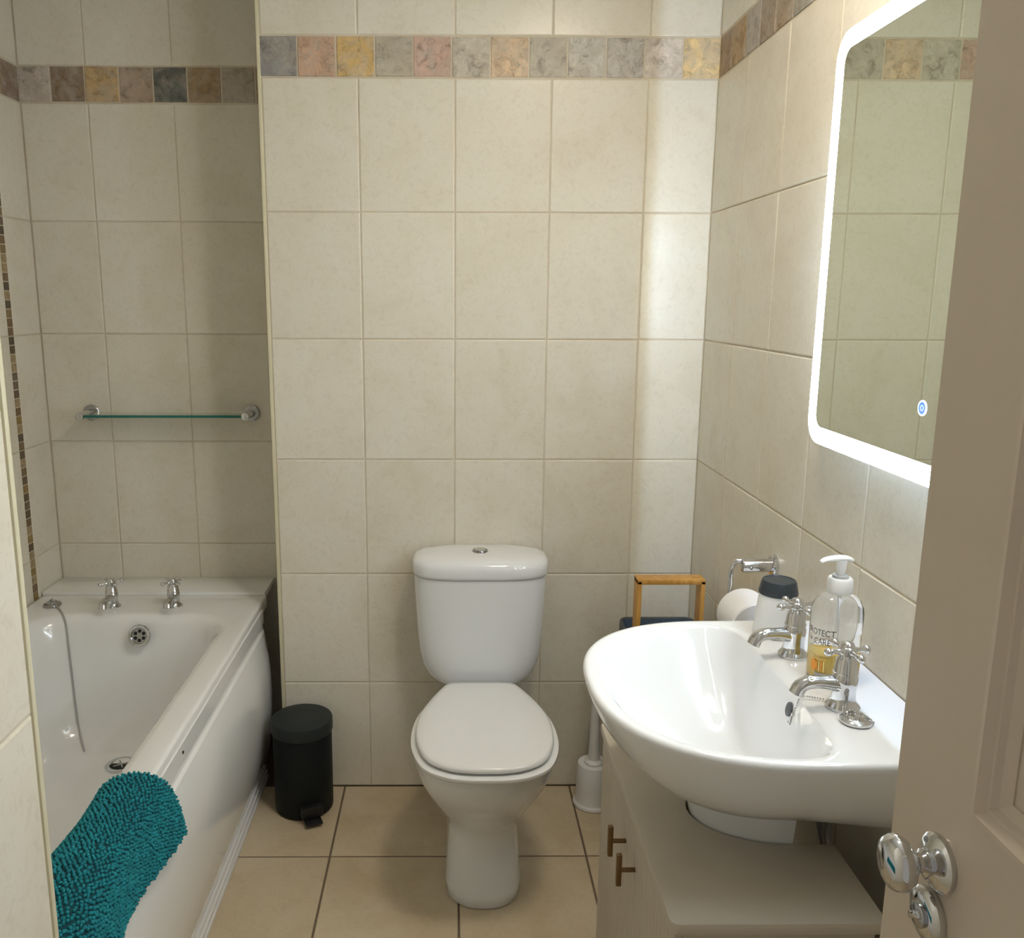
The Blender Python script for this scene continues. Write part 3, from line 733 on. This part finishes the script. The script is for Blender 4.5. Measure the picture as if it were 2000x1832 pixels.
# ------------------------------------------------------------------ slate storage caddy with wooden handle
cd = empty('storage_caddy', 'dark slate storage caddy with wooden handle in the corner behind the basin', 'caddy', (.5605, 2.2, 0))
rg = []
for ins, z in ((.004, 0), (0, .006), (0, .581), (.001, .586), (.004, .588), (.007, .586), (.008, .580), (.008, .02)):
    rg.append(rrect(-.105 + ins, .103 - ins, -.105 + ins, .095 - ins, .025 - ins * .6, z))
MB().loft(rg).build('bin', 'slate_grey', cd, smooth=50)
rg = [rrect(-.0965, .0945, -.0965, .0865, .0185, z) for z in (.535, .583)]
MB().loft(rg, True, False).build('liner', 'slate_blue', cd, smooth=50)
for sx in (-.0875, .0765):
    MB().box(sx, sx + .011, -.058, -.010, .5355, .7405).build('handle_post', 'wood', cd, bevel=.0015)
MB().box(-.0875, .0875, -.058, -.010, .731, .744).build('handle_rail', 'wood', cd, bevel=.0015)

# ------------------------------------------------------------------ illuminated mirror
MY0, MY1, MZ0, MZ1, MXF = .90, 1.598, 1.199, 1.898, .654
mr = empty('mirror', 'rounded rectangular mirror with glowing white border on the tiled wall', 'mirror', (XR, (MY0 + MY1) / 2, (MZ0 + MZ1) / 2))
mrl = Vector(mr.location)
def inm(o): o.matrix_parent_inverse = Matrix.Translation(-mrl); return o
def mring(ins, x, r, k=9): return [(x, a, b_) for a, b_, _ in rrect(MY0 + ins, MY1 - ins, MZ0 + ins, MZ1 - ins, max(r - ins, .004), 0, k)]
inm(MB().loft([mring(0, MXF + .0005, .045), mring(0, MXF + .005, .045)], True, True).build('glass_plate', 'mirror_body', mr, smooth=40))
inm(MB().loft([mring(.031, MXF + .0003, .055), mring(.031, MXF - .0003, .055)]).build('mirror_face', 'mirror_silver', mr, smooth=40))
inm(MB().loft([mring(.001, MXF + .0004, .045), mring(.001, MXF - .0006, .045), mring(.031, MXF - .0006, .055), mring(.031, MXF + .0004, .055)], False, False).build('light_band', 'band_glow', mr, smooth=40))
inm(MB().loft([mring(.118, MXF + .005, .03), mring(.118, XR + .001, .03)]).build('housing', 'mirror_body', mr, smooth=40))
e0, e1, q0, q1 = MY0 + .1165, MY1 - .1165, MZ0 + .1165, MZ1 - .1165
for nm, mt, x0, x1 in (('backlight_strip', 'strip_glow', .6745, .6790), ('backlight_phosphor', 'strip_phosphor', .6791, .6825)):
    for y in (e0, e1): inm(MB().box(x0, x1, y - .0007, y + .0007, q0 + .02, q1 - .02).build(nm, mt, mr, smooth=0))
for z in (q0, q1): inm(MB().box(.6745, .6800, e0 + .02, e1 - .02, z - .0007, z + .0007).build('backlight_strip', 'strip_glow_low', mr, smooth=0))
by, bz = 1.212, 1.306
def xdisc(r0, r1, x):
    a = [(x, by + r0 * math.cos(2 * PI * k / 32), bz + r0 * math.sin(2 * PI * k / 32)) for k in range(32)]
    b_ = [(x, by + r1 * math.cos(2 * PI * k / 32), bz + r1 * math.sin(2 * PI * k / 32)) for k in range(32)]
    return MB().loft([a, b_], False, False)
tc_ = inm(xdisc(.0002, .0092, MXF - .0009).build('touch_button', 'icon_blue', mr, smooth=0))
for r0, r1 in ((.0088, .0112), (.003, .0042)):
    h_ = xdisc(r0, r1, MXF - .0012).build('button_ring', 'icon_glow', tc_, smooth=0)

# ------------------------------------------------------------------ door standing open
DX, DY0, DY1, DT = .386, -.062, .70, .040
door = MB().box(DX + .014, DX + DT - .014, DY0 + .05, DY1 - .05, .05, 1.93)
def board(y0, y1, z0, z1): door.box(DX, DX + DT, y0, y1, z0, z1)
PZ0, PZ1 = (.24, .89), (1.072, 1.86)
board(DY1 - .107, DY1, .008, 1.99); board(DY0, DY0 + .107, .008, 1.99)
yc = (DY0 + DY1) / 2
for a, b_ in ((.008, PZ0[0]), (PZ0[1], PZ1[0]), (PZ1[1], 1.99)): board(DY0 + .107, DY1 - .107, a, b_)
for a, b_ in (PZ0, PZ1): board(yc - .045, yc + .045, a, b_)
do = door.build('door_1', 'door_paint', smooth=0)
tag(do, 'panelled taupe door standing open with a chrome knob', 'door', kind='structure')
def moulding(y0, y1, z0, z1):
    rg = []
    for ins, d in ((0, .0005), (0, -.0025), (.005, -.003), (.010, .0035), (.013, .0035), (.016, .008), (.024, .0125), (.024, .0145)):
        rg.append([(DX + d, y0 + ins, z0 + ins), (DX + d, y1 - ins, z0 + ins), (DX + d, y1 - ins, z1 - ins), (DX + d, y0 + ins, z1 - ins)])
    return MB().loft(rg, False, False)
for a, b_ in (PZ0, PZ1):
    for y0, y1 in ((yc + .045, DY1 - .107), (DY0 + .107, yc - .045)):
        moulding(y0, y1, a, b_).build('panel_moulding', 'door_paint', do, smooth=0)
        MB().loft([[(DX + d, y0 + i, a + i), (DX + d, y1 - i, a + i), (DX + d, y1 - i, b_ - i), (DX + d, y0 + i, b_ - i)] for i, d in ((.038, .0145), (.052, .007))]).build('door_panel', 'door_paint', do, smooth=0)
Mk = Matrix.Translation((DX, .6239, 1.0105)) @ Matrix.Rotation(-PI / 2, 4, 'Y')
kn = MB().lathe([(.0228, 0), (.0236, .002), (.0236, .0045), (.020, .0075), (.013, .0095), (.0105, .011)], 44).xf(Mk).build('knob_rose', 'chrome', do)
MB().lathe([(.0095, .008), (.0095, .011), (.0108, .0125), (.0108, .015), (.0078, .017), (.0078, .020), (.012, .0235), (.0195, .0285), (.0222, .0335), (.0222, .0375), (.020, .0422), (.0145, .045), (.0005, .0462)], 44).xf(Mk).build('knob', 'chrome', do, smooth=50)
for k in (35, 160, 280):
    MB().lathe([(.0028, .0065), (.0028, .0085), (.001, .009)], 10, (.0172 * math.cos(R(k)), .0172 * math.sin(R(k)), .0004)).xf(Mk).build('rose_screw', 'chrome_dark', kn)
Mt = Matrix.Translation((DX, .6275, .9605)) @ Matrix.Rotation(-PI / 2, 4, 'Y')
tn = MB().lathe([(.0215, 0), (.0225, .002), (.0225, .006), (.020, .0085), (.012, .010)], 40).xf(Mt).build('thumb_turn_rose', 'chrome', do)
MB().lathe([(.0105, .009), (.0105, .0125), (.009, .0135)], 28).xf(Mt).build('thumb_turn', 'chrome_dark', tn)
MB().box(-.0032, .0032, -.0085, .0085, .010, .0165).xf(Mt @ Matrix.Rotation(R(35), 4, 'Z')).build('thumb_lever', 'chrome', tn, bevel=.002)
